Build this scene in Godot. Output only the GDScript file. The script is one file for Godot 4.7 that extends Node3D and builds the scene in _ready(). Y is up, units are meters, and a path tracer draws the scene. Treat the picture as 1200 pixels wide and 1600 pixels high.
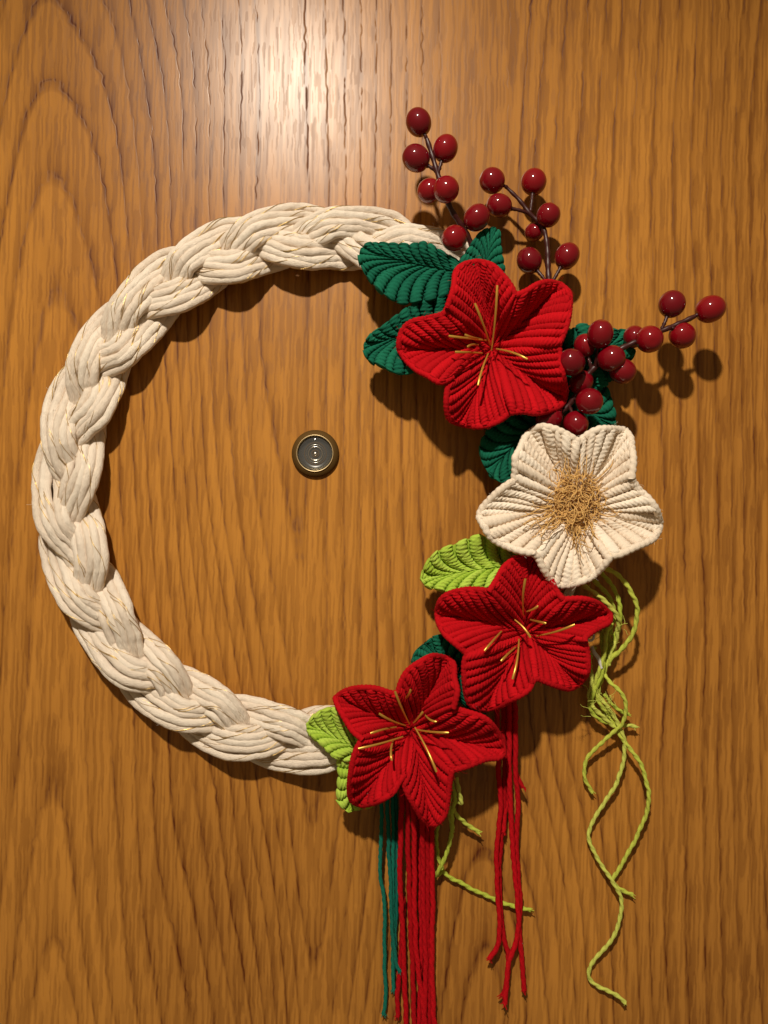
extends Node3D
# A braided cord wreath with macrame flowers hanging on an oak door.
# Positions are measured in photo pixels on the door (S metres each); px(x, y, z) stands a point z millimetres off the door.

const S := 0.0004
const D := 0.481
var rng := RandomNumberGenerator.new()
var names := {}
var M := {}

# ---------------------------------------------------------------- small helpers
func px(x: float, y: float, z := 0.0) -> Vector3:
	var k := (D - z * 0.001) / D
	return Vector3((x - 600.0) * S * k, (800.0 - y) * S * k, z * 0.001)

func numbered(called: String, parent: Node) -> String:
	var key := str(parent.get_instance_id()) + called
	var n: int = names.get(key, 0)
	names[key] = n + 1
	return called if n == 0 else "%s_%03d" % [called, n]

func thing(called: String, label: String, category: String, at := Vector3.ZERO, group := "") -> Node3D:
	var o := Node3D.new()
	o.name = numbered(called, self)
	add_child(o, true)
	o.position = at
	o.set_meta("label", label)
	o.set_meta("category", category)
	if group != "":
		o.set_meta("group", group)
	return o

func part(called: String, mesh: Mesh, mat: Material, parent: Node3D) -> MeshInstance3D:
	var o := MeshInstance3D.new()
	o.name = numbered(called, parent)
	o.mesh = mesh
	o.material_override = mat
	parent.add_child(o, true)
	return o

# a growing mesh: grids of points with smooth normals
class Build:
	var v := PackedVector3Array()
	var n := PackedVector3Array()
	var uv := PackedVector2Array()
	var ix := PackedInt32Array()
	var origin := Vector3.ZERO

	func grid(p: PackedVector3Array, rows: int, cols: int, wrap: bool, centers := PackedVector3Array(), cap := true) -> void:
		# p[row * cols + col]; wrap joins the last column to the first. Outward is away from centers (tubes) or +z (sheets).
		var base := v.size()
		var flip := 0.0
		var nn := PackedVector3Array()
		nn.resize(p.size())
		for r in rows:
			var r0 := maxi(r - 1, 0)
			var r1 := mini(r + 1, rows - 1)
			for c in cols:
				var c0 := (c - 1 + cols) % cols if wrap else maxi(c - 1, 0)
				var c1 := (c + 1) % cols if wrap else mini(c + 1, cols - 1)
				var m := (p[r1 * cols + c] - p[r0 * cols + c]).cross(p[r * cols + c1] - p[r * cols + c0])
				m = m.normalized() if m.length_squared() > 1e-24 else Vector3.ZERO
				nn[r * cols + c] = m
				if centers.size() > 0:
					flip += m.dot((p[r * cols + c] - centers[r]).normalized())
				else:
					flip += m.z
		var f := 1.0 if flip >= 0.0 else -1.0
		for i in p.size():
			v.append(p[i] - origin)
			var m := nn[i] * f
			if m == Vector3.ZERO:
				m = (p[i] - centers[i / cols]).normalized() if centers.size() > 0 else Vector3(0, 0, 1)
			if m == Vector3.ZERO:
				m = Vector3(0, 0, 1)
			n.append(m)
			uv.append(Vector2(float(i % cols) / cols, float(i / cols)))
		var cc := cols if wrap else cols - 1
		for r in rows - 1:
			for c in cc:
				var a := base + r * cols + c
				var b := base + r * cols + (c + 1) % cols
				var e := a + cols
				var d := b + cols
				if f > 0.0:
					ix.append_array(PackedInt32Array([a, b, e, b, d, e]))
				else:
					ix.append_array(PackedInt32Array([a, e, b, b, e, d]))
		if wrap and cap and centers.size() > 0:
			for end in [0, rows - 1]:
				var mid := v.size()
				var dir: Vector3 = (centers[0] - centers[mini(1, rows - 1)]) if end == 0 else (centers[rows - 1] - centers[maxi(rows - 2, 0)])
				v.append(centers[end] - origin)
				n.append(dir.normalized() if dir.length() > 0.0 else Vector3(0, 0, 1))
				uv.append(Vector2(0, 0))
				for c in cols:
					var a: int = base + end * cols + c
					var b: int = base + end * cols + (c + 1) % cols
					var tn := (v[b] - v[a]).cross(v[mid] - v[a])
					if tn.dot(n[mid]) > 0.0:
						ix.append_array(PackedInt32Array([a, mid, b]))
					else:
						ix.append_array(PackedInt32Array([a, b, mid]))

	func done() -> ArrayMesh:
		var a := []
		a.resize(Mesh.ARRAY_MAX)
		a[Mesh.ARRAY_VERTEX] = v
		a[Mesh.ARRAY_NORMAL] = n
		a[Mesh.ARRAY_TEX_UV] = uv
		a[Mesh.ARRAY_INDEX] = ix
		var m := ArrayMesh.new()
		m.add_surface_from_arrays(Mesh.PRIMITIVE_TRIANGLES, a)
		return m

func builder(parent: Node3D) -> Build:
	var b := Build.new()
	b.origin = parent.position if parent else Vector3.ZERO
	return b

func catmull(p: Array, step: float) -> PackedVector3Array:
	# Catmull-Rom through Vector3 points, resampled about every `step`
	var out := PackedVector3Array()
	for i in p.size() - 1:
		var a: Vector3 = p[maxi(i - 1, 0)]
		var b: Vector3 = p[i]
		var c: Vector3 = p[i + 1]
		var d: Vector3 = p[mini(i + 2, p.size() - 1)]
		var k := maxi(1, int(ceil(b.distance_to(c) / step)))
		for j in k:
			out.append(b.cubic_interpolate(c, a, d, float(j) / k))
	out.append(p[p.size() - 1])
	return out

# tube along a path in metres; shape(s in metres, angle, i) scales the radius
func tube(b: Build, path: PackedVector3Array, radius: Callable, sides: int, shape = null) -> void:
	var n := path.size()
	var p := PackedVector3Array()
	p.resize(n * sides)
	var t0 := (path[1] - path[0]).normalized()
	var nor := Vector3(0, 0, 1)
	if absf(t0.dot(nor)) > 0.95:
		nor = Vector3(0, 1, 0)
	nor = (nor - t0 * nor.dot(t0)).normalized()
	var s := 0.0
	for i in n:
		var t := (path[mini(i + 1, n - 1)] - path[maxi(i - 1, 0)]).normalized()
		nor = (nor - t * nor.dot(t)).normalized()
		var bi := t.cross(nor)
		if i > 0:
			s += path[i].distance_to(path[i - 1])
		var r: float = radius.call(float(i) / (n - 1), s)
		for j in sides:
			var an := TAU * j / sides
			var m := r
			if shape != null:
				m *= float(shape.call(s, an))
			p[i * sides + j] = path[i] + (bi * cos(an) + nor * sin(an)) * m
	b.grid(p, n, sides, true, path)

func lathe(b: Build, prof: Array, seg: int, at: Vector3) -> void:
	# prof: Vector2(radius, height along +z) in metres
	var rows := prof.size()
	var p := PackedVector3Array()
	var mid := Vector3.ZERO
	for q in prof:
		mid += Vector3(0, 0, q.y)
	mid = mid / rows - Vector3(0, 0, 0.001)
	var cen := PackedVector3Array()
	for q in prof:
		cen.append(at + mid)
		for j in seg:
			var an := TAU * j / seg
			p.append(at + Vector3(cos(an) * q.x, sin(an) * q.x, q.y))
	b.grid(p, rows, seg, true, cen, false)

# ---------------------------------------------------------------- materials
func fibre_normal(freq_x: float, freq_y: float, strength: float, sd: int, size := 256) -> ImageTexture:
	var nz := FastNoiseLite.new()
	nz.seed = sd
	nz.noise_type = FastNoiseLite.TYPE_SIMPLEX
	nz.frequency = 1.0
	nz.fractal_octaves = 3
	var im := Image.create(size, size, false, Image.FORMAT_L8)
	for y in size:
		for x in size:
			# seamless by walking two circles
			var a := TAU * x / size
			var c := TAU * y / size
			var g := nz.get_noise_3d(cos(a) * freq_x, sin(a) * freq_x + cos(c) * freq_y, sin(c) * freq_y)
			im.set_pixel(x, y, Color(0.5 + 0.5 * g, 0, 0))
	im.convert(Image.FORMAT_RGBA8)
	im.bump_map_to_normal_map(strength)
	return ImageTexture.create_from_image(im)

func mat(c: Color, rough: float, spec := 0.5, metal := 0.0) -> StandardMaterial3D:
	var m := StandardMaterial3D.new()
	m.albedo_color = c.linear_to_srgb()
	m.roughness = rough
	m.metallic = metal
	m.metallic_specular = spec
	return m

func yarn(c: Color, fuzz: float) -> StandardMaterial3D:
	var m := mat(c, 0.9, 0.25)
	m.normal_enabled = true
	m.normal_texture = M.fibre
	m.normal_scale = 0.9
	m.uv1_triplanar = true
	m.uv1_scale = Vector3(70, 70, 70)
	m.rim_enabled = true
	m.rim = fuzz
	m.rim_tint = 0.7
	return m

func make_materials() -> void:
	M.fibre = fibre_normal(5.0, 9.0, 5.0, 3)
	M.red = [yarn(Color(0.45, 0.0028, 0.007), 0.03), yarn(Color(0.40, 0.0025, 0.006), 0.03), yarn(Color(0.49, 0.0035, 0.008), 0.03)]
	M.green = [yarn(Color(0.007, 0.118, 0.066), 0.1), yarn(Color(0.006, 0.104, 0.059), 0.1), yarn(Color(0.009, 0.132, 0.073), 0.1)]
	M.lime = [yarn(Color(0.40, 0.56, 0.065), 0.15), yarn(Color(0.36, 0.52, 0.05), 0.15), yarn(Color(0.44, 0.60, 0.08), 0.15)]
	M.string = [yarn(Color(0.50, 0.55, 0.075), 0.15), yarn(Color(0.44, 0.52, 0.06), 0.15), yarn(Color(0.57, 0.60, 0.11), 0.15)]
	M.cream = [yarn(Color(0.84, 0.71, 0.57), 0.1), yarn(Color(0.80, 0.665, 0.525), 0.1), yarn(Color(0.87, 0.75, 0.615), 0.1)]
	M.cotton = [yarn(Color(0.86, 0.73, 0.60), 0.1), yarn(Color(0.82, 0.69, 0.56), 0.1), yarn(Color(0.88, 0.76, 0.63), 0.1)]
	M.streak = fibre_normal(16.0, 2.0, 7.0, 8)
	for m in M.cotton:
		m.normal_texture = M.streak
		m.uv1_triplanar = false
		m.uv1_scale = Vector3(1, 0.03, 1)
		m.normal_scale = 0.9
	M.teal = [yarn(Color(0.008, 0.15, 0.10), 0.15), yarn(Color(0.008, 0.13, 0.09), 0.15)]
	M.gold = mat(Color(0.62, 0.42, 0.16), 0.32, 0.5, 0.9)
	M.stamen = mat(Color(0.68, 0.36, 0.06), 0.34, 0.5, 0.6)
	M.jute = yarn(Color(0.72, 0.43, 0.15), 0.1)
	var b := mat(Color(0.175, 0.0012, 0.006), 0.55, 0.2)
	b.clearcoat_enabled = true
	b.clearcoat = 1.0
	b.clearcoat_roughness = 0.09
	M.berry = [b, b.duplicate(), b.duplicate()]
	M.berry[1].albedo_color = Color(0.21, 0.0014, 0.006).linear_to_srgb()
	M.berry[2].albedo_color = Color(0.145, 0.001, 0.006).linear_to_srgb()
	M.stem = mat(Color(0.045, 0.008, 0.007), 0.42, 0.45)
	M.brass = mat(Color(0.11, 0.058, 0.014), 0.75, 0.3, 0.4)
	M.rim = mat(Color(0.75, 0.58, 0.32), 0.45, 0.5, 1.0)
	M.dark = mat(Color(0.05, 0.047, 0.042), 0.30, 0.5, 0.4)
	M.steel = mat(Color(0.55, 0.50, 0.42), 0.22, 0.5, 1.0)
	var g := mat(Color(1, 1, 1), 0.02)
	g.transparency = BaseMaterial3D.TRANSPARENCY_ALPHA
	g.albedo_color.a = 0.04
	M.glass = g
	M.plastic = mat(Color(0.72, 0.70, 0.64), 0.3)

# ---------------------------------------------------------------- the door
func door_material() -> StandardMaterial3D:
	# plain-sawn oak, 0.60 x 0.80 m of it, centred on the middle of the picture
	var w := 1792
	var h := 2048
	var na := FastNoiseLite.new()
	na.seed = 11
	na.noise_type = FastNoiseLite.TYPE_SIMPLEX_SMOOTH
	na.frequency = 1.0
	na.fractal_type = FastNoiseLite.FRACTAL_NONE
	var nf := FastNoiseLite.new()
	nf.seed = 5
	nf.noise_type = FastNoiseLite.TYPE_VALUE
	nf.frequency = 1.0
	nf.fractal_type = FastNoiseLite.FRACTAL_NONE
	var col := PackedByteArray()
	col.resize(w * h * 3)
	var hgt := PackedByteArray()
	hgt.resize(w * h)
	var rgh := PackedByteArray()
	rgh.resize(w * h)
	var gam := PackedByteArray()   # linear to sRGB
	gam.resize(1024)
	for i in 1024:
		gam[i] = int(clampf(pow(i / 1023.0, 1.0 / 2.2) * 255.0, 0, 255))
	for iy in h:
		var y := (iy + 0.5) / h * 2000.0 - 200.0
		for ix in w:
			var x := (ix + 0.5) / w * 1500.0 - 150.0
			var wx := na.get_noise_2d(x * 0.0024, y * 0.0008) * 26.0 + na.get_noise_2d(x * 0.009 + 50.0, y * 0.0022) * 4.0
			var jit := nf.get_noise_2d(x * 0.03, y * 0.085 + 70.0) * 0.8
			# growth rings of a flat-sawn board with two hearts, which meet in straight grain near x = 490
			var ha := 300.0 - 0.125 * y
			var hb := 165.0 - 0.004 * y - 0.13 * maxf(0.0, y - 1180.0)
			var dxa := x - 85.0 + wx * 0.5
			var dxb := x - 745.0 + wx * 0.5
			var ra := sqrt(dxa * dxa + 0.06 * ha * ha) + 0.76 * ha
			var rb := sqrt(dxb * dxb + 0.10 * hb * hb) + 0.68 * hb + 150.0
			var lo := minf(ra, rb)
			var r := lo - 14.0 * exp(-absf(ra - rb) / 22.0) + wx + jit
			var f := r / 27.0 + 0.5 * sin(r / 61.0)
			var ring := floorf(f)
			var v := f - ring
			var hs := sin(ring * 12.9898) * 43758.5453
			hs -= floorf(hs)
			var band := exp(-v * (2.2 + 2.5 * hs)) * minf(1.0, v * 7.0) * (0.45 + 0.75 * hs)
			var fx := x + y * 0.03 + jit
			var fine := nf.get_noise_2d(fx * 0.36, y * 0.020)
			var fine2 := nf.get_noise_2d(fx * 0.17 + 900.0, y * 0.013)
			var pore := nf.get_noise_2d((x + jit) * 0.44 + 300.0, y * 0.040)
			# the large vessels lie in a narrow row at the start of each ring
			var row := maxf(0.0, 1.0 - absf(v - 0.13 + jit * 0.05) * (15.0 + 6.0 * hs))
			var pm := clampf((pore + 0.25) * 2.6, 0.0, 1.0) * row * (0.5 + 0.5 * hs)
			var fleck := smoothstep(0.30, 0.42, pore)
			if y < 1250.0 and rb < ra:   # no ring is cut lengthwise along this heart
				var calm := smoothstep(18.0, 70.0, absf(dxb))
				band = lerpf(0.25, band, calm)
				pm *= calm
			var broad := na.get_noise_2d(x * 0.0022 + 7.0, y * 0.0007 + 3.0)
			var streak := smoothstep(0.02, 0.22, fine) - 0.5 * smoothstep(0.15, 0.35, -fine)
			var dk := clampf(0.22 + band * 0.86 + streak * 0.20 + fine2 * 0.06 + broad * 0.26 + pm * 0.30 + fleck * 0.12, 0.0, 1.3)
			var k := (iy * w + ix)
			col[k * 3] = gam[int(clampf(0.520 - 0.335 * dk, 0.0, 1.0) * 1023.0)]
			col[k * 3 + 1] = gam[int(clampf(0.219 - 0.160 * dk, 0.0, 1.0) * 1023.0)]
			col[k * 3 + 2] = gam[int(clampf(0.033 - 0.026 * dk, 0.0, 1.0) * 1023.0)]
			hgt[k] = int(clampf(215.0 - 150.0 * pm - 12.0 * fleck + 10.0 * fine, 0.0, 255.0))
			rgh[k] = int(clampf(79.0 + 110.0 * pm + 10.0 * fleck + 5.0 * fine, 0.0, 255.0))
	var im := Image.create_from_data(w, h, false, Image.FORMAT_RGB8, col)
	var hm := Image.create_from_data(w, h, false, Image.FORMAT_L8, hgt)
	hm.convert(Image.FORMAT_RGBA8)
	hm.bump_map_to_normal_map(2.2)
	var m := StandardMaterial3D.new()
	m.albedo_texture = ImageTexture.create_from_image(im)
	m.normal_enabled = true
	m.normal_texture = ImageTexture.create_from_image(hm)
	m.normal_scale = 0.13
	m.roughness = 1.0
	m.roughness_texture = ImageTexture.create_from_image(Image.create_from_data(w, h, false, Image.FORMAT_L8, rgh))
	m.roughness_texture_channel = BaseMaterial3D.TEXTURE_CHANNEL_RED
	m.metallic_specular = 0.37
	return m

func make_door() -> void:
	var st := SurfaceTool.new()
	st.begin(Mesh.PRIMITIVE_TRIANGLES)
	var x0 := -0.463
	var x1 := 0.397
	var y0 := -1.46
	var y1 := 0.56
	var th := 0.044
	var e := 0.003   # rounded arris
	var quad := func(a: Vector3, b: Vector3, c: Vector3, d: Vector3, n: Vector3) -> void:
		for q in [a, b, c, a, c, d]:
			st.set_normal(n)
			st.set_tangent(Plane(1, 0, 0, 1))
			st.set_uv(Vector2(q.x / 0.60 + 0.5, 0.5 - q.y / 0.80))
			st.add_vertex(q)
	var F := func(x: float, y: float, z: float) -> Vector3: return Vector3(x, y, z)
	quad.call(F.call(x0 + e, y1 - e, 0), F.call(x1 - e, y1 - e, 0), F.call(x1 - e, y0 + e, 0), F.call(x0 + e, y0 + e, 0), Vector3(0, 0, 1))
	quad.call(F.call(x1, y1, -th), F.call(x0, y1, -th), F.call(x0, y0, -th), F.call(x1, y0, -th), Vector3(0, 0, -1))
	quad.call(F.call(x0, y1, -th), F.call(x0, y1, -e), F.call(x0, y0, -e), F.call(x0, y0, -th), Vector3(-1, 0, 0))
	quad.call(F.call(x1, y1, -e), F.call(x1, y1, -th), F.call(x1, y0, -th), F.call(x1, y0, -e), Vector3(1, 0, 0))
	quad.call(F.call(x0, y1, -th), F.call(x1, y1, -th), F.call(x1, y1, -e), F.call(x0, y1, -e), Vector3(0, 1, 0))
	quad.call(F.call(x0, y0, -e), F.call(x1, y0, -e), F.call(x1, y0, -th), F.call(x0, y0, -th), Vector3(0, -1, 0))
	quad.call(F.call(x0, y1, -e), F.call(x0 + e, y1 - e, 0), F.call(x0 + e, y0 + e, 0), F.call(x0, y0, -e), Vector3(-0.7071, 0, 0.7071))
	quad.call(F.call(x1 - e, y1 - e, 0), F.call(x1, y1, -e), F.call(x1, y0, -e), F.call(x1 - e, y0 + e, 0), Vector3(0.7071, 0, 0.7071))
	quad.call(F.call(x0, y1, -e), F.call(x1, y1, -e), F.call(x1 - e, y1 - e, 0), F.call(x0 + e, y1 - e, 0), Vector3(0, 0.7071, 0.7071))
	quad.call(F.call(x0 + e, y0 + e, 0), F.call(x1 - e, y0 + e, 0), F.call(x1, y0, -e), F.call(x0, y0, -e), Vector3(0, -0.7071, 0.7071))
	var o := part("oak_door", st.commit(), door_material(), self)
	o.set_meta("kind", "structure")
	o.set_meta("label", "varnished brown oak veneer door with vertical cathedral grain behind the wreath")
	o.set_meta("category", "door")

func make_viewer() -> void:
	var at := px(493, 709, 0)
	var t := thing("door_viewer", "round brass peephole with glass lens set in the oak door inside the wreath", "peephole", at)
	var z := Vector3.ZERO
	var R := 37.0 * S
	var seg := 64
	var b := builder(null)
	lathe(b, [Vector2(R, 0.0), Vector2(R, 0.0012), Vector2(R * 0.985, 0.0022), Vector2(R * 0.93, 0.0033), Vector2(R * 0.84, 0.0041), Vector2(R * 0.78, 0.0043)], seg, z)
	part("bezel", b.done(), M.brass, t)
	b = builder(null)
	lathe(b, [Vector2(R * 0.785, 0.0040), Vector2(R * 0.78, 0.0049), Vector2(R * 0.755, 0.0051), Vector2(R * 0.73, 0.0047), Vector2(R * 0.725, 0.0008)], seg, z)
	part("rim", b.done(), M.rim, t)
	b = builder(null)
	lathe(b, [Vector2(R * 0.73, 0.0030), Vector2(R * 0.62, 0.0012), Vector2(R * 0.48, 0.0006), Vector2(R * 0.34, 0.0009), Vector2(R * 0.29, 0.0004), Vector2(R * 0.001, 0.0003)], seg, z)
	part("backing", b.done(), M.dark, t)
	for q in [[0.46, 0.0009, 0.016, M.brass], [0.29, 0.0012, 0.032, M.steel], [0.38, 0.0011, 0.012, M.steel], [0.15, 0.0009, 0.02, M.brass]]:
		b = builder(null)
		var pr := []
		for i in 9:
			var an := TAU * i / 8.0
			pr.append(Vector2(R * q[0] + cos(an) * R * q[2], q[1] + sin(an) * R * q[2]))
		lathe(b, pr, seg, z)
		part("inner_ring", b.done(), q[3], t)
	b = builder(null)
	var bead := []
	for i in 7:
		bead.append(Vector2(maxf(R * 0.11 * cos(i / 6.0 * PI / 2.0), 0.00001), 0.0004 + R * 0.09 * sin(i / 6.0 * PI / 2.0)))
	lathe(b, bead, 32, z)
	part("inner_lens", b.done(), M.steel, t)
	b = builder(null)
	var dome := []
	for i in 10:
		var a := i / 9.0 * PI / 2.0
		dome.append(Vector2(maxf(R * 0.715 * cos(a), 0.00001), 0.0026 + 0.0021 * sin(a)))
	lathe(b, dome, seg, z)
	part("lens", b.done(), M.glass, t)

# ---------------------------------------------------------------- the braided ring
const CX := 498.0
const CY := 763.0
const RB := 394.0

func ring_point(s: float, u: float, h: float) -> Vector3:
	var a := s / RB
	return px(CX + (RB + u) * cos(a), CY - (RB + u) * sin(a), 12.0 + h * 0.4)

func make_ring() -> void:
	var t := thing("braided_wreath_ring", "large ring of thick braided cream cotton cord with gold thread hung on the door", "wreath", px(CX, CY, 0))
	# the hoop that the braid is worked round and the flowers are fixed to
	var path := PackedVector3Array()
	for i in 121:
		path.append(ring_point(TAU * RB * i / 120.0, 30.0, -19.0))
	var b := builder(t)
	tube(b, path, func(_u, _s): return 0.0028, 10)
	part("hoop", b.done(), M.cream[0], t)
	var period := 351.0
	var A := 25.5
	var B := 14.0
	var s0 := deg_to_rad(46.0) * RB
	var s1 := deg_to_rad(284.0) * RB
	var wob := FastNoiseLite.new()
	wob.seed = 21
	wob.frequency = 1.0
	var skin := PackedVector3Array()
	for k in 3:
		for j in 5:
			path = PackedVector3Array()
			var n := int((s1 - s0) / 3.0)
			var id := float(k * 5 + j) * 17.3
			for i in n + 1:
				var s := s0 + (s1 - s0) * i / n
				var close := smoothstep(0.0, 60.0, minf(s - s0, s1 - s)) * 0.5 + 0.5
				var ph := TAU * s / period + TAU * k / 3.0 + 0.236 + wob.get_noise_2d(s * 0.005, 3.0) * 0.45
				var sp := sin(ph)
				var u := A * (1.4 * sp - 0.4 * sp * sp * sp) * close
				var h := -B * sin(2.0 * ph)
				var du := A * cos(ph) * (1.4 - 1.2 * sp * sp) * TAU / period
				var nn := sqrt(1.0 + du * du)
				var w := ((j - 2) * 10.4 + wob.get_noise_2d(s * 0.008, id) * 6.0) * (0.88 + 0.15 * absf(sin(ph)))
				w *= close
				var hw := h - w * w * 0.011 + wob.get_noise_2d(s * 0.009, id + 400.0) * 3.5 + 2.0
				path.append(ring_point(s - w * du / nn, u + w / nn, hw))
			b = builder(t)
			var rr := (6.9 + wob.get_noise_2d(id, 77.0) * 1.6) * S
			var tw := rng.randf() * TAU
			tube(b, path, func(_u, s): return rr * (1.0 + 0.07 * wob.get_noise_2d(s * 40.0, id + 90.0)), 18, func(s, an): return 1.0 + 0.03 * sin(2.0 * (an - s * 130.0) + tw) + 0.025 * sin(5.0 * (an - s * 130.0)) + 0.02 * sin(9.0 * (an - s * 130.0) + tw))
			for i in range(0, path.size(), 9):
				skin.append(path[i] + Vector3(rng.randf_range(-0.7, 0.7), rng.randf_range(-0.7, 0.7), 0.7) * rr)
			var c := part("cord", b.done(), M.cotton[(k + j * 2) % 3], t)
			# the gold thread laid into the twist shows in dashes
			for strand in 2:
				b = builder(t)
				var run := PackedVector3Array()
				var phase := rng.randf() * TAU
				for i in path.size() - 1:
					var tg := (path[mini(i + 1, path.size() - 1)] - path[maxi(i - 1, 0)]).normalized()
					var sd := tg.cross(Vector3(0, 0, 1)).normalized()
					var up := sd.cross(tg)
					var sink := 0.965 + 0.07 * smoothstep(-0.12, 0.1, wob.get_noise_2d(i * 0.06, id + 1000.0 + strand * 50.0))
					for q in 2:
						var an := (i + q * 0.5) * 3.0 / 105.0 * TAU + phase
						run.append(path[i].lerp(path[i + 1], q * 0.5) + (sd * cos(an) + up * sin(an)) * rr * sink)
				tube(b, run, func(_u, _s): return 0.00022, 4)
				part("gold_thread", b.done(), M.gold, c)
	fuzz(t, skin, 420, M.cotton[2])

# short stray fibres that stand off a yarn; from: points on its surface
func fuzz(parent: Node3D, from: PackedVector3Array, count: int, m: Material) -> void:
	var b := builder(parent)
	for i in count:
		var a := from[rng.randi() % from.size()]
		var d := Vector3(rng.randf_range(-1, 1), rng.randf_range(-1, 1), rng.randf_range(0.1, 0.9)).normalized()
		var e := Vector3(rng.randf_range(-1, 1), rng.randf_range(-1, 1), rng.randf_range(-0.3, 0.6)).normalized()
		var l := rng.randf_range(0.0015, 0.004)
		tube(b, catmull([a, a + d * l * 0.6, a + d * l * 0.9 + e * l * 0.5], 0.0008), func(_u, _s): return 0.00006, 3)
	var o := part("stray_fibre", b.done(), m, parent)
	o.set_meta("kind", "stuff")

# ---------------------------------------------------------------- macrame petals and leaves
func smooth_side(p: Array) -> PackedVector2Array:
	var q := []
	for a in p:
		q.append(Vector3(a.x, a.y, 0))
	var r := catmull(q, 2.0)
	var o := PackedVector2Array()
	for a in r:
		o.append(Vector2(a.x, a.y))
	return o

func along(p: PackedVector2Array, e: float) -> Vector2:
	var f := clampf(e, 0.0, 1.0) * (p.size() - 1)
	var i := mini(int(f), p.size() - 2)
	return p[i].lerp(p[i + 1], f - i)

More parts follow.
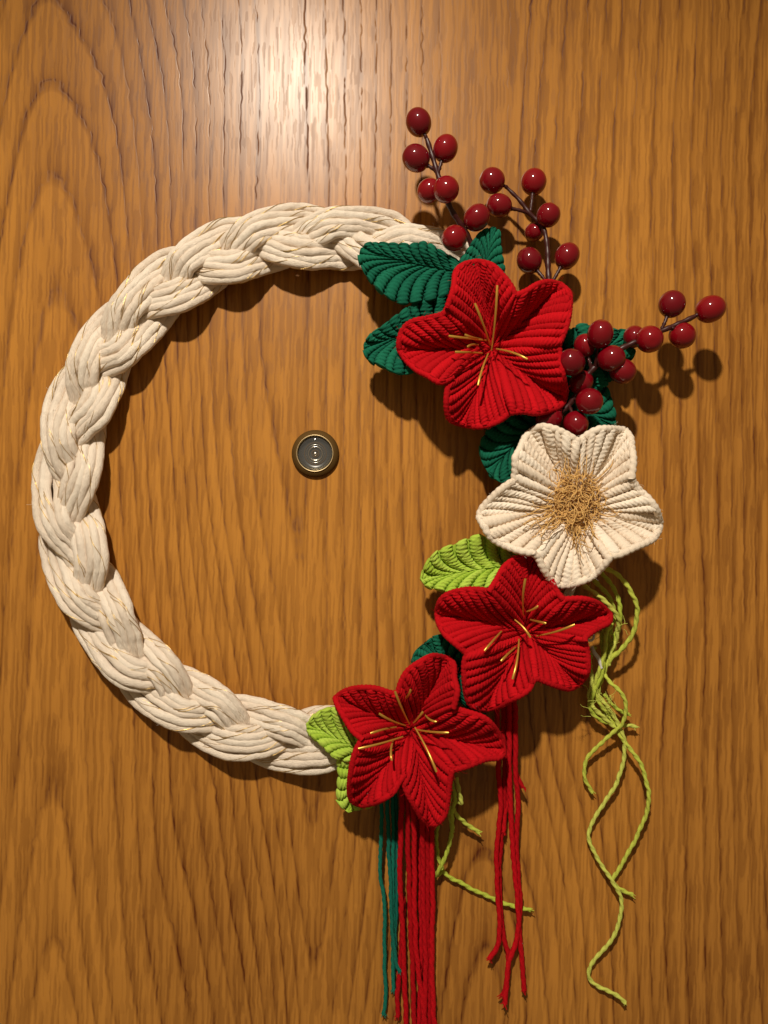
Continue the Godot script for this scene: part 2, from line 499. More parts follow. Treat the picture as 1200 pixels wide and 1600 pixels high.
# o: outline from one notch over the tip to the other notch, in pixels; tip: index of the tip; how: rows, reach, bend, z0, rise, fold, curl, colours
func petal(parent: Node3D, called: String, base: Vector2, o: Array, tip: int, how: Dictionary) -> MeshInstance3D:
	var T: Vector2 = o[tip]
	var axis := (T - base)
	var L := axis.length()
	axis /= L
	for i in range(1, o.size() - 1):
		o[i] += Vector2(rng.randf_range(-1.6, 1.6), rng.randf_range(-1.6, 1.6))
	var left := o.slice(0, tip + 1)
	left.reverse()
	var right := o.slice(tip)
	var sides := [smooth_side(left), smooth_side(right)]
	var side_sign := []
	var half := []
	for sdp in sides:
		var hw := 1.0
		var sg := 0.0
		for q in sdp:
			var c := axis.cross(q - base)
			hw = maxf(hw, absf(c))
			sg += c
		half.append(hw)
		side_sign.append(signf(sg))
	var z0: float = how.z0
	var rise: float = how.rise
	var fold: float = how.fold
	var curl: float = how.get("curl", 0.0)
	var tilt: float = how.get("tilt", 0.0)
	var lean: Vector2 = how.get("lean", Vector2.ZERO)   # mm of height per 100 px to the right / downwards
	var ph := rng.randf() * TAU
	var flex := rng.randf_range(0.85, 1.15)
	var zf := func(q: Vector2) -> float:
		var t := clampf((q - base).dot(axis) / L, -0.2, 1.2)
		var c := axis.cross(q - base)
		var d := minf(absf(c) / (half[0] if signf(c) == side_sign[0] else half[1]), 1.15)
		var tt := maxf(t, 0.0)
		var rr := minf((q - base).length() / L, 1.2)
		var open := smoothstep(0.0, 0.45, rr)
		return z0 + rise * pow(rr, 0.75) + fold * open * (d - 0.32 * d * d * d) * flex * (1.0 - 0.35 * smoothstep(0.75, 1.1, tt)) + curl * smoothstep(0.6, 1.0, rr) * rr + tilt * c / half[0] * open \
			+ how.get("ripple", 1.3) * open * (0.4 + 0.9 * rr) * sin(ph + c * 0.09 + t * 4.0) + lean.x * (q.x - base.x) * 0.01 + lean.y * (q.y - base.y) * 0.01
	var rows: int = how.rows
	var reach: float = how.reach
	var bend: float = how.bend
	var cols: Array = how.colors
	var ctrl: Vector2 = base.lerp(T, 0.5) + how.get("bow", Vector2.ZERO)
	var mid := func(m: float) -> Vector2: return base.lerp(ctrl, m).lerp(ctrl.lerp(T, m), m)
	var back := builder(parent)
	var host := MeshInstance3D.new()
	host.name = numbered(called, parent)
	parent.add_child(host, true)
	var ev: float = how.get("ends", 1.0)
	var fluff: float = how.get("fluff", 0.09)
	var wrap_len: float = how.get("wrap", 6.2)
	for sd in 2:
		var line: PackedVector2Array = sides[sd]
		var Q := func(v: float, u: float) -> Vector2:
			var m: Vector2 = mid.call(reach * pow(1.0 - v, 0.9))
			var e := along(line, pow(v, ev))
			var k := m.lerp(e, 0.42) + axis * L * bend * (1.0 - v * v) * minf(1.0, (e - m).length() / (0.4 * L))
			return m.lerp(k, u).lerp(k.lerp(e, u), u)
		var P := func(v: float, u: float, dz: float) -> Vector3:
			var q: Vector2 = Q.call(v, u)
			return px(q.x, q.y, float(zf.call(q)) + dz)
		# cloth behind the rows
		var nv := rows + 1
		var nu := 14
		var sheet := PackedVector3Array()
		for r in nv:
			for c in nu:
				sheet.append(P.call(float(r) / rows, 0.96 * c / (nu - 1), -1.3))
		back.grid(sheet, nv, nu, false)
		var cuts: Array[float] = []
		for j in rows + 1:
			cuts.append((j + rng.randf_range(-0.16, 0.16)) / rows)
		for j in rows:
			var v0: float = 0.0 if j == 0 else cuts[j]
			var v1: float = 1.0 if j == rows - 1 else cuts[j + 1]
			var vm := (v0 + v1) * 0.5
			var a: Vector2 = Q.call(vm, 0.0)
			var len2 := 0.0
			for i in 6:
				len2 += (Q.call(vm, (i + 1) / 6.0) as Vector2).distance_to(Q.call(vm, i / 6.0))
			if len2 < 4.0:
				continue
			var n := maxi(6, int(len2 / wrap_len * 4.0))
			var sidesn := 9
			var pts := PackedVector3Array()
			var cen := PackedVector3Array()
			var s := 0.0
			var prev := a
			var ph2 := rng.randf()
			var thick := rng.randf_range(0.93, 1.08)
			var jig := rng.randf_range(-0.4, 0.4)
			for i in n + 1:
				var u := float(i) / n
				var q: Vector2 = Q.call(vm, u)
				s += q.distance_to(prev)
				prev = q
				var c3: Vector3 = P.call(vm, u, jig)
				var w3: Vector3 = (P.call(v1, u, 0.0) as Vector3) - (P.call(v0, u, 0.0) as Vector3)
				var t3: Vector3 = (P.call(vm, minf(u + 0.03, 1.0), 0.0) as Vector3) - (P.call(vm, maxf(u - 0.03, 0.0), 0.0) as Vector3)
				var n3 := w3.cross(t3).normalized()
				if n3.z < 0.0:
					n3 = -n3
				var hw := clampf(w3.length() * 0.52, 0.0007, 0.0036)
				var wd := w3.normalized()
				var hh := clampf(hw * 1.1, 0.0007, 0.0029)
				var endt := 0.55 + 0.45 * sqrt(minf(1.0, minf(i, n - i) / 2.0))
				cen.append(c3)
				for k in sidesn:
					var an := TAU * k / sidesn
					var ph3 := s / wrap_len + ph2 + 0.28 * cos(an)
					var m := (0.80 + 0.29 * sqrt(absf(sin(PI * ph3))) + rng.randf_range(-fluff, fluff)) * endt * thick
					pts.append(c3 + (wd * hw * cos(an) + n3 * hh * sin(an)) * m)
			var b := builder(parent)
			b.grid(pts, n + 1, sidesn, true, cen)
			part("cord_row", b.done(), cols[(j + sd + int(rng.randf() * 2.0)) % cols.size()], host)
		# border row along this half of the outline
		if how.get("edge", true):
			var path := PackedVector3Array()
			var n2 := line.size()
			for i in range(0, n2):
				var q := line[i].lerp(base, 0.012)
				path.append(px(q.x, q.y, float(zf.call(q)) + 0.6))
			var b2 := builder(parent)
			var er: float = how.get("edge_r", 4.4) * S
			var pha := rng.randf()
			tube(b2, path, func(_u, _s): return er, 8, func(s, an): return 0.78 + 0.32 * sqrt(absf(sin(PI * (s / S / (wrap_len * 1.25) + pha + 0.25 * cos(an))))))
			part("edge_cord", b2.done(), cols[sd % cols.size()], host)
	var ribp := PackedVector3Array()
	for i in 21:
		var q: Vector2 = mid.call(0.03 + (minf(reach + 0.08, 0.97) - 0.03) * i / 20.0)
		ribp.append(px(q.x, q.y, float(zf.call(q)) - 0.5))
	var br := builder(parent)
	tube(br, ribp, func(_u, _s): return 4.2 * S, 8, func(s, an): return 0.85 + 0.2 * absf(sin(PI * (s / S / wrap_len + 0.25 * cos(an)))))
	part("middle_cord", br.done(), cols[1 % cols.size()], host)
	host.mesh = back.done()
	host.material_override = cols[1 % cols.size()]
	return host

func pts(flat: Array) -> Array:
	var o := []
	for i in range(0, flat.size(), 2):
		o.append(Vector2(flat[i], flat[i + 1]))
	return o

func leaf(called: String, label: String, base: Vector2, flat: Array, tip: int, z0: float, how: Dictionary, group: String) -> void:
	var t := thing(called, label, "leaf", px(base.x, base.y, z0), group)
	var d := {"rows": 9, "edge": false, "reach": 0.74, "ends": 1.18, "bend": 0.24, "z0": z0, "rise": 1.5, "fold": 5.0, "curl": -2.0, "wrap": 5.6, "colors": M.green, "edge_r": 4.0}
	d.merge(how, true)
	petal(t, "blade", base, pts(flat), tip, d)

func stamen(parent: Node3D, a: Vector2, c: Vector2, za: float, zc: float) -> void:
	# a flat gilt strip from the throat to its tip, a little bowed
	var n := 10
	var grid := PackedVector3Array()
	var cen := PackedVector3Array()
	var side := (c - a).orthogonal().normalized()
	var bow := rng.randf_range(-3.0, 3.0)
	var sides := 6
	for i in n + 1:
		var u := float(i) / n
		var q := a.lerp(c, u) + side * bow * sin(PI * u)
		var p3 := px(q.x, q.y, lerpf(za, zc, sin(u * PI * 0.5)))
		var w := lerpf(1.2, 2.1, u) * S
		if i == n:
			w = 1.8 * S
		cen.append(p3)
		var sv := Vector3(side.x, -side.y, 0)
		for k in sides:
			var an := TAU * (k + 0.5) / sides
			grid.append(p3 + sv * w * cos(an) + Vector3(0, 0, 1) * sin(an) * 0.00055)
	var b := builder(parent)
	b.grid(grid, n + 1, sides, true, cen)
	part("stamen", b.done(), M.stamen, parent)

func flower(called: String, label: String, c: Vector2, petals: Array, stamens: Array, how: Dictionary, group := "") -> Node3D:
	var t := thing(called, label, "flower", px(c.x, c.y, how.z0), group)
	for p in petals:
		var d: Dictionary = how.duplicate()
		if p.size() > 2:
			d.merge(p[2], true)
		petal(t, "petal", c, pts(p[0]), p[1], d)
	var rim := PackedVector3Array()
	for p in petals:
		for q in smooth_side(pts(p[0])):
			rim.append(px(q.x, q.y, float(how.z0) + float(how.rise) + float(how.fold) * 0.5))
	fuzz(t, rim, 160, how.colors[2])
	for s in stamens:
		stamen(t, Vector2(s[0], s[1]), Vector2(s[2], s[3]), float(how.z0) + 12.0, s[4] if s.size() > 4 else float(how.z0) + 29.0)
	return t

func make_leaves() -> void:
	var g := "dark green leaves fixed round the wreath"
	leaf("green_leaf", "large dark green macrame leaf pointing at the braid, above the top red flower's side petal", Vector2(722, 428), [714, 404, 687, 389, 663, 378, 640, 381, 607, 379, 577, 381, 563, 389, 561, 407, 567, 423, 577, 440, 590, 454, 607, 466, 630, 476, 653, 474, 680, 469, 703, 459, 716, 442], 6, 27.0, {"rows": 11, "bow": Vector2(0, 8), "lean": Vector2(0, -2)}, g)
	leaf("green_leaf", "dark green macrame leaf tucked below the larger one, beside the top red flower's side petal", Vector2(712, 505), [715, 455, 687, 465, 653, 471, 627, 485, 600, 505, 577, 522, 567, 538, 570, 553, 580, 566, 597, 576, 617, 584, 637, 585, 650, 580, 673, 573, 700, 557], 6, 24.0, {"rows": 10, "bow": Vector2(0, 6)}, g)
	leaf("green_leaf", "small dark green macrame leaf with a hole, standing up behind the top red flower", Vector2(752, 452), [708, 424, 720, 404, 730, 388, 740, 371, 757, 358, 773, 356, 781, 364, 783, 384, 785, 404, 789, 421, 792, 440], 5, 27.0, {"rows": 7, "bow": Vector2(-2, 0), "reach": 0.7}, g)
	leaf("green_leaf", "dark green leaf behind the berry cluster to the right of the top red flower", Vector2(862, 575), [862, 548, 876, 522, 898, 508, 925, 507, 955, 512, 980, 518, 991, 530, 988, 555, 970, 585, 945, 603, 912, 606, 880, 600], 6, 20.0, {"rows": 7}, g)
	leaf("green_leaf", "dark green leaf peeping out between the lowest berries and the cream flower", Vector2(880, 622), [884, 600, 912, 590, 945, 602, 955, 622, 960, 645, 962, 666, 950, 676, 926, 678, 900, 668, 884, 650], 5, 18.0, {"rows": 7}, g)
	leaf("green_leaf", "dark green leaf hanging in the shade between the top red flower and the cream flower", Vector2(842, 650), [826, 646, 795, 646, 770, 660, 755, 683, 749, 703, 754, 722, 764, 740, 778, 753, 790, 757, 803, 752, 820, 735, 846, 700, 858, 670], 6, 20.0, {"rows": 8, "bow": Vector2(-10, 6)}, g)
	leaf("green_leaf", "dark green leaf between the two lower red flowers", Vector2(752, 1128), [700, 1080, 660, 1058, 642, 1038, 650, 1018, 668, 1001, 690, 992, 707, 1001, 720, 1018, 727, 1045, 730, 1071, 740, 1090, 764, 1106], 4, 21.0, {"rows": 9, "lean": Vector2(0, 1)}, g)
	g = "light green leaves fixed round the wreath"
	var lime := {"colors": M.lime, "fold": 5.0, "rows": 8}
	leaf("light_green_leaf", "light green macrame leaf pointing inward between the cream flower and the middle red flower", Vector2(822, 880), [826, 868, 794, 857, 772, 845, 755, 834, 737, 837, 711, 849, 681, 862, 664, 884, 658, 903, 664, 917, 685, 924, 707, 926, 737, 924, 763, 918, 785, 905, 815, 893], 8, 24.0, lime.merged({"bow": Vector2(-4, 6), "rows": 9}, true), g)
	leaf("light_green_leaf", "light green leaf lying on the braid's lower end beside the lowest red flower", Vector2(578, 1180), [556, 1118, 525, 1104, 508, 1107, 486, 1119, 479, 1132, 482, 1147, 499, 1165, 521, 1182, 543, 1190], 4, 24.0, lime.merged({"rows": 7}, true), g)
	leaf("light_green_leaf", "light green leaf pointing down from under the lowest red flower", Vector2(575, 1165), [545, 1160, 527, 1188, 529, 1212, 525, 1237, 528, 1256, 545, 1267, 568, 1262, 590, 1253, 592, 1215, 590, 1185], 5, 22.0, lime.merged({"rows": 7}, true), g)

func make_flowers() -> void:
	var g := "red macrame flowers on the wreath"
	var how := {"rows": 8, "reach": 0.60, "bend": 0.17, "z0": 22.0, "rise": 10.0, "fold": 23.0, "curl": -3.0, "ripple": 2.0, "colors": M.red, "edge_r": 4.4, "wrap": 4.8}
	flower("red_flower", "top red macrame flower with gold stamens, beside the berry sprigs", Vector2(768, 545), [
		[[698, 480, 707, 450, 713, 424, 727, 410, 747, 406, 767, 414, 787, 432, 798, 447, 806, 461], 4],
		[[806, 461, 823, 455, 840, 443, 860, 439, 878, 443, 890, 456, 893, 473, 889, 500, 882, 523, 874, 540], 4],
		[[874, 540, 878, 573, 884, 603, 886, 617, 882, 630, 870, 639, 840, 645, 817, 644, 797, 646], 4],
		[[797, 646, 780, 658, 753, 668, 727, 664, 704, 658, 698, 640, 699, 613, 703, 593, 707, 589], 3],
		[[707, 589, 687, 597, 667, 588, 650, 580, 633, 564, 623, 547, 623, 530, 630, 513, 643, 503, 670, 496, 690, 491, 698, 480], 5],
	], [[768, 548, 777, 446], [766, 540, 742, 474], [760, 532, 701, 525], [754, 530, 726, 523], [775, 545, 824, 561], [763, 552, 747, 602], [754, 552, 711, 550], [748, 539, 730, 542]], how, g)
	flower("red_flower", "middle red macrame flower with gold stamens, directly below the cream flower", Vector2(822, 988), [
		[[763, 924, 774, 904, 789, 885, 807, 870, 828, 867, 846, 880, 859, 902, 869, 924, 881, 936], 4],
		[[881, 936, 911, 935, 937, 942, 955, 959, 952, 973, 932, 983, 917, 994, 915, 1003], 3],
		[[915, 1003, 919, 1024, 919, 1050, 906, 1069, 889, 1076, 863, 1069, 841, 1061, 833, 1064], 3],
		[[833, 1064, 828, 1077, 815, 1087, 798, 1096, 776, 1107, 755, 1111, 737, 1104, 728, 1089, 723, 1063, 725, 1037, 729, 1022], 5],
		[[729, 1022, 711, 1006, 694, 993, 683, 976, 680, 954, 687, 936, 703, 925, 729, 921, 755, 922, 763, 924], 4],
	], [[818, 962, 821, 904], [822, 956, 841, 947, 40.0], [828, 968, 853, 974], [838, 994, 898, 976], [784, 986, 757, 1017], [806, 1011, 783, 1033], [811, 998, 801, 1061], [804, 968, 829, 996, 40.0]], how, g)
	flower("red_flower", "lowest red macrame flower with gold stamens, at the lower end of the braid", Vector2(642, 1138), [
		[[622, 1080, 629, 1063, 638, 1047, 655, 1032, 677, 1025, 698, 1027, 709, 1037, 712, 1058, 714, 1080, 711, 1097, 709, 1106], 5],
		[[709, 1106, 729, 1111, 755, 1122, 772, 1136, 785, 1157, 790, 1175, 781, 1183, 759, 1188, 733, 1197, 716, 1203, 707, 1204], 5],
		[[707, 1204, 705, 1223, 700, 1245, 696, 1271, 685, 1286, 672, 1290, 659, 1279, 646, 1258, 635, 1240, 631, 1223, 633, 1210], 5],
		[[633, 1210, 625, 1223, 612, 1242, 590, 1253, 564, 1259, 549, 1251, 544, 1232, 549, 1206, 553, 1180, 560, 1162, 566, 1156], 4],
		[[566, 1156, 551, 1143, 538, 1123, 527, 1102, 524, 1089, 538, 1079, 560, 1075, 586, 1076, 603, 1081, 614, 1083, 622, 1080], 4],
	], [[640, 1132, 617, 1080], [626, 1097, 642, 1077], [634, 1134, 592, 1115], [620, 1136, 579, 1146], [630, 1151, 560, 1170], [615, 1154, 612, 1188], [648, 1136, 682, 1206], [650, 1140, 701, 1145], [646, 1130, 661, 1112, 42.0], [664, 1117, 682, 1128, 42.0]], how, g)
	var cream := {"rows": 5, "reach": 0.30, "bend": 0.05, "z0": 26.0, "rise": 11.0, "fold": 15.0, "curl": -1.0, "ripple": 2.4, "colors": M.cream, "edge_r": 5.4, "wrap": 7.0}
	var t := flower("cream_flower", "cream macrame flower with a tangled tan fibre centre between two red flowers", Vector2(898, 792), [
		[[802, 751, 805, 730, 803, 715, 811, 700, 820, 682, 832, 671, 847, 666, 868, 670, 886, 679, 898, 685, 907, 689], 5],
		[[907, 689, 916, 680, 937, 671, 958, 668, 976, 670, 985, 682, 988, 700, 991, 718, 989, 739, 988, 748], 4],
		[[988, 748, 1000, 763, 1015, 778, 1027, 796, 1032, 817, 1030, 832, 1018, 844, 994, 857, 970, 866, 955, 869], 4],
		[[955, 869, 946, 883, 928, 898, 916, 908, 892, 914, 871, 914, 859, 904, 850, 889, 838, 871, 832, 865], 4],
		[[832, 865, 808, 862, 784, 851, 766, 838, 754, 823, 748, 808, 751, 796, 763, 781, 778, 766, 793, 757, 802, 751], 5],
	], [], cream)
	# the frayed fibre heart
	var b := builder(t)
	for i in 330:
		var a := rng.randf() * TAU
		var r := sqrt(rng.randf()) * 40.0
		var q := Vector2(898 + cos(a) * r * 1.0, 782 + sin(a) * r * 1.2)
		if i < 34:   # a few long stragglers over the petals
			a = [2.6, 2.8, 2.2, 2.4, 1.5, 1.6, -1.5, -1.9, 3.1, 0.9, -1.2][i % 11] + rng.randf_range(-0.15, 0.15)
			q = Vector2(900 + cos(a) * 38.0, 784 + sin(a) * 38.0)
		var d := rng.randf() * TAU if i >= 34 else a
		var z := 31.0 + rng.randf() * 17.0 * (1.0 - r / 75.0) + (7.0 if i < 34 else 0.0)
		var p := []
		var st := rng.randf_range(6.0, 10.0)
		var turn := rng.randf_range(-1.1, 1.1)
		for k in 7:
			p.append(px(q.x, q.y, z))
			q += Vector2(cos(d), sin(d)) * st * (0.7 if k > 3 else 1.0)
			d += turn * (0.25 if i < 34 else 1.0) + rng.randf_range(-0.5, 0.5)
			z += rng.randf_range(-1.0, 1.4)
		var rad := rng.randf_range(0.0002, 0.0004)
		tube(b, catmull(p, 0.0012), func(u, _s): return rad * (1.0 - 0.4 * u), 5)
	var f := part("fibre_heart", b.done(), M.jute, t)
	f.set_meta("kind", "stuff")
	f.set_meta("label", "tangle of curly tan jute fibres")

# ---------------------------------------------------------------- berries
var berry_mesh: ArrayMesh

func make_sprig(label: String, root: Vector3, stems: Array, berries: Array, group: String) -> void:
	# stems: lists of Vector3(px, px, mm); berries: [x, y, z mm, radius px, x, y, z of the twig's foot]
	var t := thing("berry_sprig", label, "berry sprig", px(root.x, root.y, root.z), group)
	var first := true
	for st in stems:
		var p := []
		for q in st:
			p.append(px(q.x, q.y, q.z))
		var b := builder(t)
		var r := 4.7 if first else 3.6
		tube(b, catmull(p, 0.0016), func(u, s): return r * S * (1.0 - 0.25 * u) * (1.0 + 0.12 * sin(s * 900.0)), 8)
		part("stem", b.done(), M.stem, t)
		first = false
	for q in berries:
		var c := px(q[0], q[1], q[2])
		var rad: float = q[3] * S * (D - q[2] * 0.001) / D
		var foot := px(q[4], q[5], q[6])
		var o := part("berry", berry_mesh, M.berry[rng.randi() % 3], t)
		o.position = c - t.position
		# the pole of the berry looks at its twig
		var dir := (foot - c).normalized()
		o.quaternion = Quaternion(Vector3(0, -1, 0), dir)
		o.scale = Vector3(rng.randf_range(0.95, 1.02), rng.randf_range(0.97, 1.06), rng.randf_range(0.95, 1.02)) * rad
		var b := builder(t)
		var tipp := c + dir * rad * 0.93
		tube(b, catmull([foot, foot.lerp(tipp, 0.5) + Vector3(0, 0, 0.0008), tipp], 0.0012), func(u, s): return S * (2.7 + 1.6 * smoothstep(0.72, 1.0, u) + 0.5 * sin(s * 2400.0)), 7)
		part("twig", b.done(), M.stem, t)

func make_berries() -> void:
	var b := builder(null)
	var g := PackedVector3Array()
	var cen := PackedVector3Array()
	var rows := 20
	var cols := 28
	for i in rows + 1:
		var la := -PI / 2 + PI * i / rows
		cen.append(Vector3.ZERO)
		for j in cols:
			var lo := TAU * j / cols
			var dent := 1.0 - 0.05 * exp(-pow((la - PI / 2) / 0.22, 2.0)) - 0.07 * exp(-pow((la + PI / 2) / 0.2, 2.0))
			var seam := 1.0 - 0.006 * exp(-pow(sin(lo * 0.5) / 0.05, 2.0))
			g.append(Vector3(cos(la) * cos(lo) * seam, sin(la) * 1.05 * dent, cos(la) * sin(lo) * seam) * 1.0)
	b.grid(g, rows + 1, cols, true, cen, false)
	berry_mesh = b.done()
	var gp := "sprigs of dark red berries"
	make_sprig("uppermost sprig of glossy dark red berries rising above the braid's end", Vector3(745, 400, 24), [[Vector3(748, 405, 24), Vector3(727, 362, 30), Vector3(704, 325, 36), Vector3(686, 278, 38), Vector3(676, 245, 38), Vector3(667, 217, 38)]], [
		[654, 191, 38, 20, 666, 216, 38], [696, 232, 38, 19.5, 684, 272, 38], [650, 247, 38, 20.5, 682, 268, 37], [697, 296, 42, 20.5, 690, 290, 37], [671, 298, 33, 18.5, 688, 284, 36],
		[745, 340, 33, 20, 726, 360, 30], [710, 372, 35, 20.5, 728, 366, 29]], gp)
	make_sprig("sprig of red berries standing above the top red flower's upright petal, on a forked stem", Vector3(862, 470, 20), [[Vector3(862, 470, 22), Vector3(857, 430, 20), Vector3(855, 385, 19), Vector3(848, 355, 18), Vector3(828, 334, 18)], [Vector3(828, 334, 18), Vector3(812, 313, 18), Vector3(792, 293, 18)]], [
		[769, 282, 20, 19.5, 792, 293, 18], [834, 284, 16, 19.5, 829, 330, 18], [780, 321, 21, 18.5, 826, 333, 18], [857, 336, 21, 18.5, 846, 352, 18], [835, 362, 11, 15, 846, 356, 17],
		[827, 407, 17, 20, 856, 444, 20], [886, 400, 20, 19.5, 861, 444, 20]], gp)
	make_sprig("long berry sprig reaching out sideways between the top red flower and the cream flower", Vector3(868, 650, 24), [[Vector3(866, 655, 24), Vector3(893, 628, 28), Vector3(915, 590, 31), Vector3(945, 560, 33), Vector3(980, 540, 34), Vector3(1022, 522, 34), Vector3(1062, 505, 34), Vector3(1086, 494, 34)]], [
		[1050, 475, 34, 21, 1034, 514, 34], [1110, 483, 35, 22, 1087, 493, 34], [1066, 524, 31, 20.5, 1050, 512, 34], [991, 526, 29, 17, 992, 536, 34], [1015, 530, 38, 21, 1012, 528, 34],
		[938, 522, 42, 21, 930, 572, 33], [914, 540, 32, 18, 924, 578, 32], [893, 566, 42, 21.5, 916, 588, 31], [955, 560, 40, 21, 935, 567, 33], [973, 580, 36, 20, 938, 566, 33],
		[921, 627, 42, 21, 897, 624, 29], [900, 662, 36, 20, 889, 634, 28], [858, 655, 30, 20, 884, 640, 27], [908, 598, 30, 18, 912, 594, 31]], gp)

# ---------------------------------------------------------------- hanging cords
func to3(flat: Array) -> Array:
	var o := []
	for i in range(0, flat.size(), 3):
		o.append(px(flat[i], flat[i + 1], flat[i + 2]))
	return o

func frayed(parent: Node3D, tip: Vector3, dir: Vector3, r: float, m: Material, n := 7) -> void:
	var b := Build.new()
	b.origin = (parent.get_parent() as Node3D).position
	for i in n:
		var d := (dir + Vector3(rng.randf_range(-0.7, 0.7), rng.randf_range(-0.5, 0.5), rng.randf_range(-0.3, 0.5))).normalized()
		var a := tip - dir * r * 1.2 + Vector3(rng.randf_range(-1, 1), rng.randf_range(-1, 1), rng.randf_range(-0.5, 1)) * r * 0.5
		var e := a + d * r * rng.randf_range(1.7, 3.0)
		e.z = maxf(e.z, 0.0006)
		tube(b, catmull([a, a.lerp(e, 0.5) + dir * r * 0.3, e], r * 0.6), func(u, _s): return r * 0.34 * (1.0 - 0.6 * u), 5)
	part("frayed_end", b.done(), m, parent)

func cord(parent: Node3D, flat: Array, r_px: float, m: Material, plies: int, fray := true) -> MeshInstance3D:
	var path := catmull(to3(flat), 0.0007)
	var nz := FastNoiseLite.new()
	nz.seed = int(flat[0] * 7.0 + flat[flat.size() - 2])
	nz.frequency = 1.0
	for i in path.size():   # no hand-laid cord is quite smooth
		path[i] += Vector3(nz.get_noise_2d(i * 0.035, 1.0), nz.get_noise_2d(i * 0.035, 9.0), 0.0) * 0.0008
		path[i].z = maxf(path[i].z, r_px * S * 0.9)
	var r := r_px * S * (0.80 if plies == 2 else 0.93)
	var turn := 2.0 * TAU / (r * 2.0 * (4.4 if plies == 2 else 5.5))
	var depth := 0.46 if plies == 2 else 0.28
	var b := builder(parent)
	tube(b, path, func(_u, s): return r * (1.0 + 0.07 * nz.get_noise_2d(s * 180.0, 40.0)), 10, func(s, an): return 1.0 - depth * 0.5 + depth * (absf(cos((an - s * turn * 0.5) * plies * 0.5)) - 0.35))
	var o := part("cord", b.done(), m, parent)
	if fray:
		var n := path.size()
		frayed(o, path[n - 1], (path[n - 1] - path[n - 4]).normalized(), r, m, 4 if plies == 2 else 7)
	return o

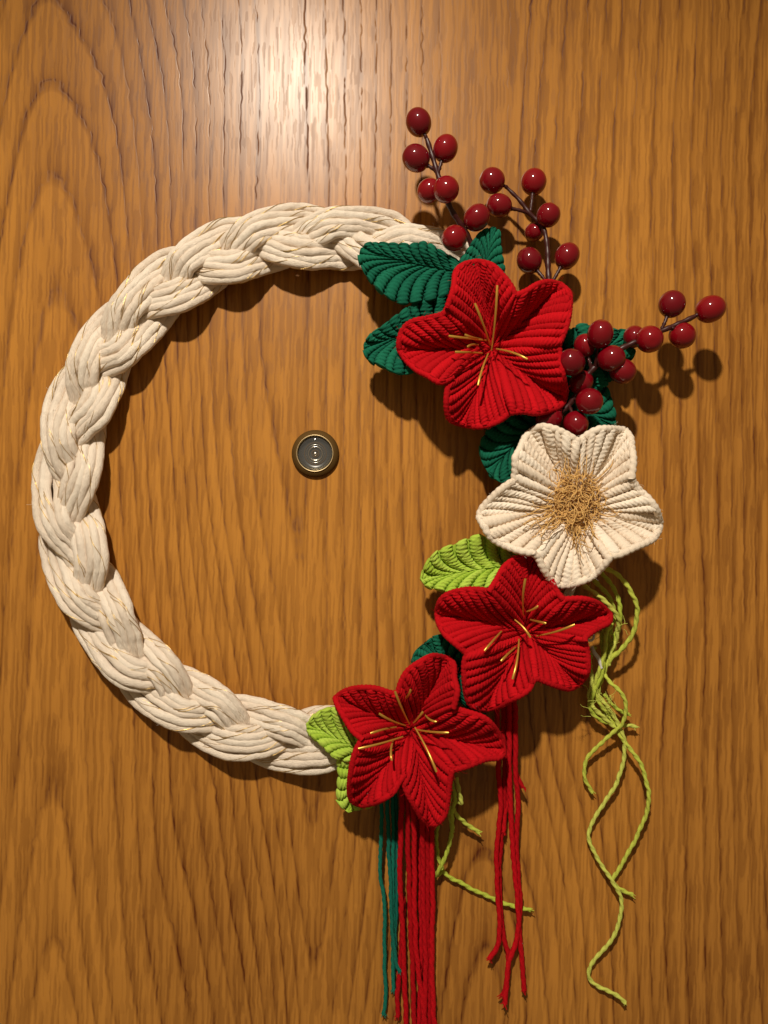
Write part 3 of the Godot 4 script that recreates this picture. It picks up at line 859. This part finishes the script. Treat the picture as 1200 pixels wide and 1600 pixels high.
func make_fringes() -> void:
	var g := "bundles of cord ends hanging from the wreath"
	var t := thing("teal_cord_fringe", "dark teal cord ends hanging straight down beside the red fringe under the lowest red flower", "fringe", px(605, 1250, 12), g)
	cord(t, [595, 1235, 16, 596, 1300, 12, 594, 1362, 9, 601, 1412, 7, 601, 1475, 5, 602, 1550, 4, 600, 1584, 4], 3.5, M.teal[0], 3)
	cord(t, [604, 1235, 18, 606, 1275, 14, 607, 1325, 11, 610, 1375, 9, 613, 1450, 7, 618, 1500, 6, 625, 1517, 6], 3.6, M.teal[1], 3)
	cord(t, [612, 1235, 15, 614, 1282, 12, 614, 1350, 9, 615, 1425, 6, 614, 1500, 4, 614, 1546, 4], 3.5, M.teal[0], 3)
	cord(t, [618, 1235, 14, 620, 1290, 10, 619, 1350, 7, 619, 1420, 5, 617, 1480, 4, 615, 1530, 3], 3.3, M.teal[1], 3)
	t = thing("red_cord_fringe", "wide bunch of long red cord ends hanging from the lowest red flower", "fringe", px(650, 1260, 14), g)
	var red: Array = M.red
	cord(t, [628, 1230, 24, 627, 1270, 18, 625, 1375, 11, 629, 1450, 8, 632, 1525, 6, 635, 1605, 5, 635, 1625, 5], 4.6, red[0], 3)
	cord(t, [636, 1230, 24, 637, 1275, 17, 638, 1350, 11, 641, 1430, 8, 645, 1520, 6, 647, 1600, 5, 648, 1640, 5], 4.6, red[1], 3)
	cord(t, [643, 1230, 24, 646, 1280, 19, 648, 1350, 12, 648, 1430, 9, 654, 1520, 7, 664, 1590, 6, 668, 1632, 5], 4.6, red[2], 3)
	cord(t, [658, 1240, 24, 660, 1290, 20, 661, 1350, 13, 662, 1430, 9, 665, 1520, 7, 662, 1600, 6, 660, 1628, 5], 4.6, red[0], 3)
	cord(t, [668, 1240, 23, 667, 1290, 18, 668, 1350, 12, 668, 1430, 8, 670, 1520, 5, 672, 1600, 4, 673, 1650, 4], 4.6, red[1], 3)
	cord(t, [674, 1240, 22, 675, 1290, 17, 675, 1350, 12, 676, 1430, 8, 675, 1520, 6, 678, 1590, 6, 684, 1636, 6], 4.7, red[2], 3)
	cord(t, [630, 1400, 5, 628, 1450, 5, 624, 1520, 5, 621, 1560, 5, 622, 1588, 5], 4.3, red[1], 3)
	cord(t, [652, 1250, 10, 655, 1350, 5, 658, 1450, 3, 656, 1550, 3, 653, 1612, 3], 4.3, red[2], 3)
	t = thing("red_cord_fringe", "thin bunch of frayed red cord ends hanging from the middle red flower", "fringe", px(790, 1110, 14), g)
	cord(t, [778, 1085, 24, 777, 1140, 18, 779, 1200, 14, 782, 1262, 11, 776, 1338, 9, 778, 1400, 8, 781, 1452, 8, 776, 1482, 8, 764, 1498, 8], 4.4, red[0], 3)
	cord(t, [786, 1085, 22, 787, 1140, 16, 789, 1200, 12, 787, 1262, 8, 781, 1338, 6, 781, 1400, 5, 787, 1462, 5, 794, 1495, 6, 791, 1538, 7, 785, 1556, 7], 4.4, red[1], 3)
	cord(t, [795, 1085, 25, 796, 1140, 20, 796, 1200, 16, 798, 1275, 12, 803, 1350, 10, 810, 1425, 9, 808, 1462, 8, 797, 1500, 8, 791, 1545, 8, 789, 1568, 8], 4.5, red[2], 3)
	cord(t, [804, 1085, 24, 805, 1140, 20, 806, 1200, 16, 809, 1262, 12, 807, 1325, 9, 812, 1400, 8, 812, 1462, 7, 817, 1512, 7, 820, 1548, 7], 4.4, red[0], 3)
	cord(t, [800, 1085, 16, 801, 1150, 12, 805, 1200, 11, 811, 1221, 12, 817, 1230, 12], 3.9, red[1], 3)
	cord(t, [790, 1085, 14, 791, 1180, 9, 792, 1240, 8, 790, 1268, 8, 786, 1300, 8], 4.0, red[2], 3)
	var lime: Array = M.string
	t = thing("light_green_string_bunch", "tangled bunch of twisted light green strings hanging below the cream flower", "string", px(930, 920, 14), g)
	cord(t, [918, 878, 26, 942, 886, 28, 965, 898, 29, 985, 922, 29, 996, 952, 27, 990, 988, 23, 972, 1013, 19, 955, 1030, 16, 942, 1055, 13, 932, 1085, 11], 4.6, lime[0], 2, false)
	cord(t, [900, 908, 26, 925, 925, 28, 948, 943, 27, 965, 965, 23, 966, 985, 18, 960, 1010, 14, 950, 1040, 12], 4.7, lime[2], 2, false)
	cord(t, [940, 895, 18, 958, 918, 20, 969, 950, 20, 966, 982, 17, 958, 1005, 14, 950, 1030, 11], 4.3, lime[1], 2, false)
	cord(t, [920, 900, 16, 940, 918, 17, 955, 940, 17, 960, 965, 16, 948, 988, 18, 946, 1015, 19, 936, 1048, 17, 928, 1075, 14, 925, 1100, 11], 4.5, lime[0], 2, false)
	cord(t, [946, 980, 14, 940, 1000, 16, 944, 1030, 17, 940, 1055, 16, 926, 1085, 14, 922, 1105, 12, 932, 1120, 11, 948, 1130, 10], 4.5, lime[1], 2, false)
	cord(t, [930, 1010, 11, 922, 1035, 12, 925, 1065, 12, 920, 1090, 12, 930, 1108, 13, 944, 1122, 12, 958, 1135, 10], 4.3, lime[2], 2, false)
	cord(t, [948, 985, 10, 953, 1005, 11, 946, 1030, 12, 934, 1060, 14, 932, 1082, 13, 940, 1104, 12, 955, 1118, 10], 4.0, lime[0], 2, false)
	cord(t, [960, 960, 12, 955, 985, 13, 962, 1000, 15, 956, 1018, 16, 951, 1040, 15], 3.9, lime[2], 2, false)
	cord(t, [945, 1055, 14, 955, 1068, 17, 970, 1082, 19, 979, 1105, 18, 972, 1130, 15, 955, 1148, 12, 930, 1170, 9, 915, 1192, 7, 914, 1215, 6, 925, 1238, 5], 3.9, lime[0], 2)
	cord(t, [932, 1082, 12, 950, 1105, 13, 965, 1130, 12, 975, 1155, 11, 975, 1185, 10, 965, 1220, 9, 954, 1240, 8, 932, 1274, 6, 921, 1296, 5, 921, 1314, 5, 936, 1346, 6, 957, 1377, 8, 970, 1404, 8, 968, 1438, 8, 957, 1467, 7, 934, 1494, 5, 922, 1512, 4, 921, 1530, 3, 939, 1544, 4, 961, 1553, 5, 978, 1567, 6], 4.1, lime[2], 2)
	cord(t, [946, 1105, 9, 960, 1132, 10, 978, 1162, 11, 998, 1188, 12, 1010, 1220, 12, 1014, 1243, 12, 1011, 1269, 10, 995, 1307, 8, 977, 1341, 6, 961, 1368, 4, 959, 1380, 4, 972, 1391, 4, 989, 1398, 4], 4.2, lime[0], 2)
	cord(t, [944, 1085, 8, 955, 1100, 8, 968, 1110, 8, 982, 1117, 7], 3.8, lime[1], 2)
	cord(t, [936, 1100, 9, 952, 1124, 8, 962, 1133, 7, 980, 1133, 7, 993, 1135, 6], 3.9, lime[2], 2)
	# loose hairs on the bundle
	var b := builder(t)
	for i in 46:
		var q := Vector2(rng.randf_range(918, 975), rng.randf_range(915, 1130))
		if q.y > 1000:
			q.x -= 15.0
		var a := rng.randf() * TAU
		var p := []
		var z := rng.randf_range(10, 22)
		for k in 4:
			p.append(px(q.x, q.y, z))
			q += Vector2(cos(a), sin(a)) * rng.randf_range(3, 8)
			a += rng.randf_range(-0.8, 0.8)
			z += rng.randf_range(-0.5, 2.0)
		tube(b, catmull(p, 0.001), func(_u, _s): return 0.00014, 4)
	part("loose_fibre", b.done(), lime[2], t).set_meta("kind", "stuff")
	t = thing("light_green_string_bunch", "few light green strings with one long straight end passing behind the thinner red fringe", "string", px(705, 1240, 12), g)
	cord(t, [703, 1210, 22, 708, 1228, 24, 711, 1245, 24, 707, 1270, 20, 706, 1300, 17, 699, 1330, 14, 688, 1355, 12, 682, 1368, 8, 692, 1362, 5, 706, 1372, 4, 740, 1390, 3, 775, 1407, 3, 800, 1415, 4, 829, 1422, 5], 4.2, lime[1], 2)
	cord(t, [712, 1215, 24, 717, 1235, 25, 722, 1255, 23, 712, 1250, 20, 704, 1240, 17, 702, 1270, 14, 708, 1300, 10], 4.3, lime[2], 2, false)
	cord(t, [708, 1262, 14, 716, 1276, 12, 732, 1289, 9, 749, 1301, 8], 4.2, lime[0], 2)
	cord(t, [692, 1255, 10, 685, 1285, 8, 682, 1315, 6, 685, 1340, 4, 693, 1360, 3], 3.9, lime[1], 2, false)
	var w := thing("white_plastic_strip", "small translucent white plastic strip among the light green strings beside the middle red flower", "plastic strip", px(930, 1020, 16))
	b = builder(w)
	tube(b, catmull(to3([925, 1010, 15, 929, 1020, 17, 936, 1030, 18, 940, 1044, 18]), 0.0008), func(u, _s): return S * 3.2 * (0.6 + 0.4 * sin(PI * clampf(u, 0.08, 0.92))), 10)
	part("strip", b.done(), M.plastic, w)
	b = builder(w)
	var loop := []
	for i in 13:
		loop.append(px(922 + 6.0 * cos(TAU * i / 12.0), 994 + 7.0 * sin(TAU * i / 12.0), 15))
	tube(b, catmull(loop, 0.0008), func(_u, _s): return S * 2.0, 8)
	part("loop", b.done(), M.plastic, w)

# ---------------------------------------------------------------- everything
func _ready() -> void:
	rng.seed = 20240
	var cam := Camera3D.new()
	cam.name = "camera"
	cam.fov = 67.28
	cam.near = 0.01
	cam.far = 20.0
	add_child(cam)
	cam.position = Vector3(0, 0, D)
	cam.current = true
	var we := WorldEnvironment.new()
	we.name = "world_environment"
	var env := Environment.new()
	env.background_mode = Environment.BG_COLOR
	env.background_color = Color(0.15, 0.112, 0.064).linear_to_srgb()
	env.tonemap_mode = Environment.TONE_MAPPER_LINEAR
	env.tonemap_exposure = 1.0
	env.sdfgi_enabled = true
	env.ssao_enabled = true
	env.ssil_enabled = true
	we.environment = env
	add_child(we)
	# the hall lamp above and a little to the left, in front of the door
	var lamp := SpotLight3D.new()
	lamp.name = "hall_lamp"
	add_child(lamp)
	lamp.look_at_from_position(Vector3(-0.173, 0.826, 1.0), Vector3(0.03, -0.25, 0.0), Vector3.UP)
	lamp.light_color = Color(1.0, 0.915, 0.77).linear_to_srgb()
	lamp.light_energy = 2.05
	lamp.light_size = 0.028
	lamp.spot_range = 6.0
	lamp.spot_attenuation = 2.0
	lamp.spot_angle = 31.0
	lamp.spot_angle_attenuation = 1.0
	lamp.shadow_enabled = true
	make_materials()
	make_door()
	make_viewer()
	make_ring()
	make_leaves()
	make_flowers()
	make_berries()
	make_fringes()
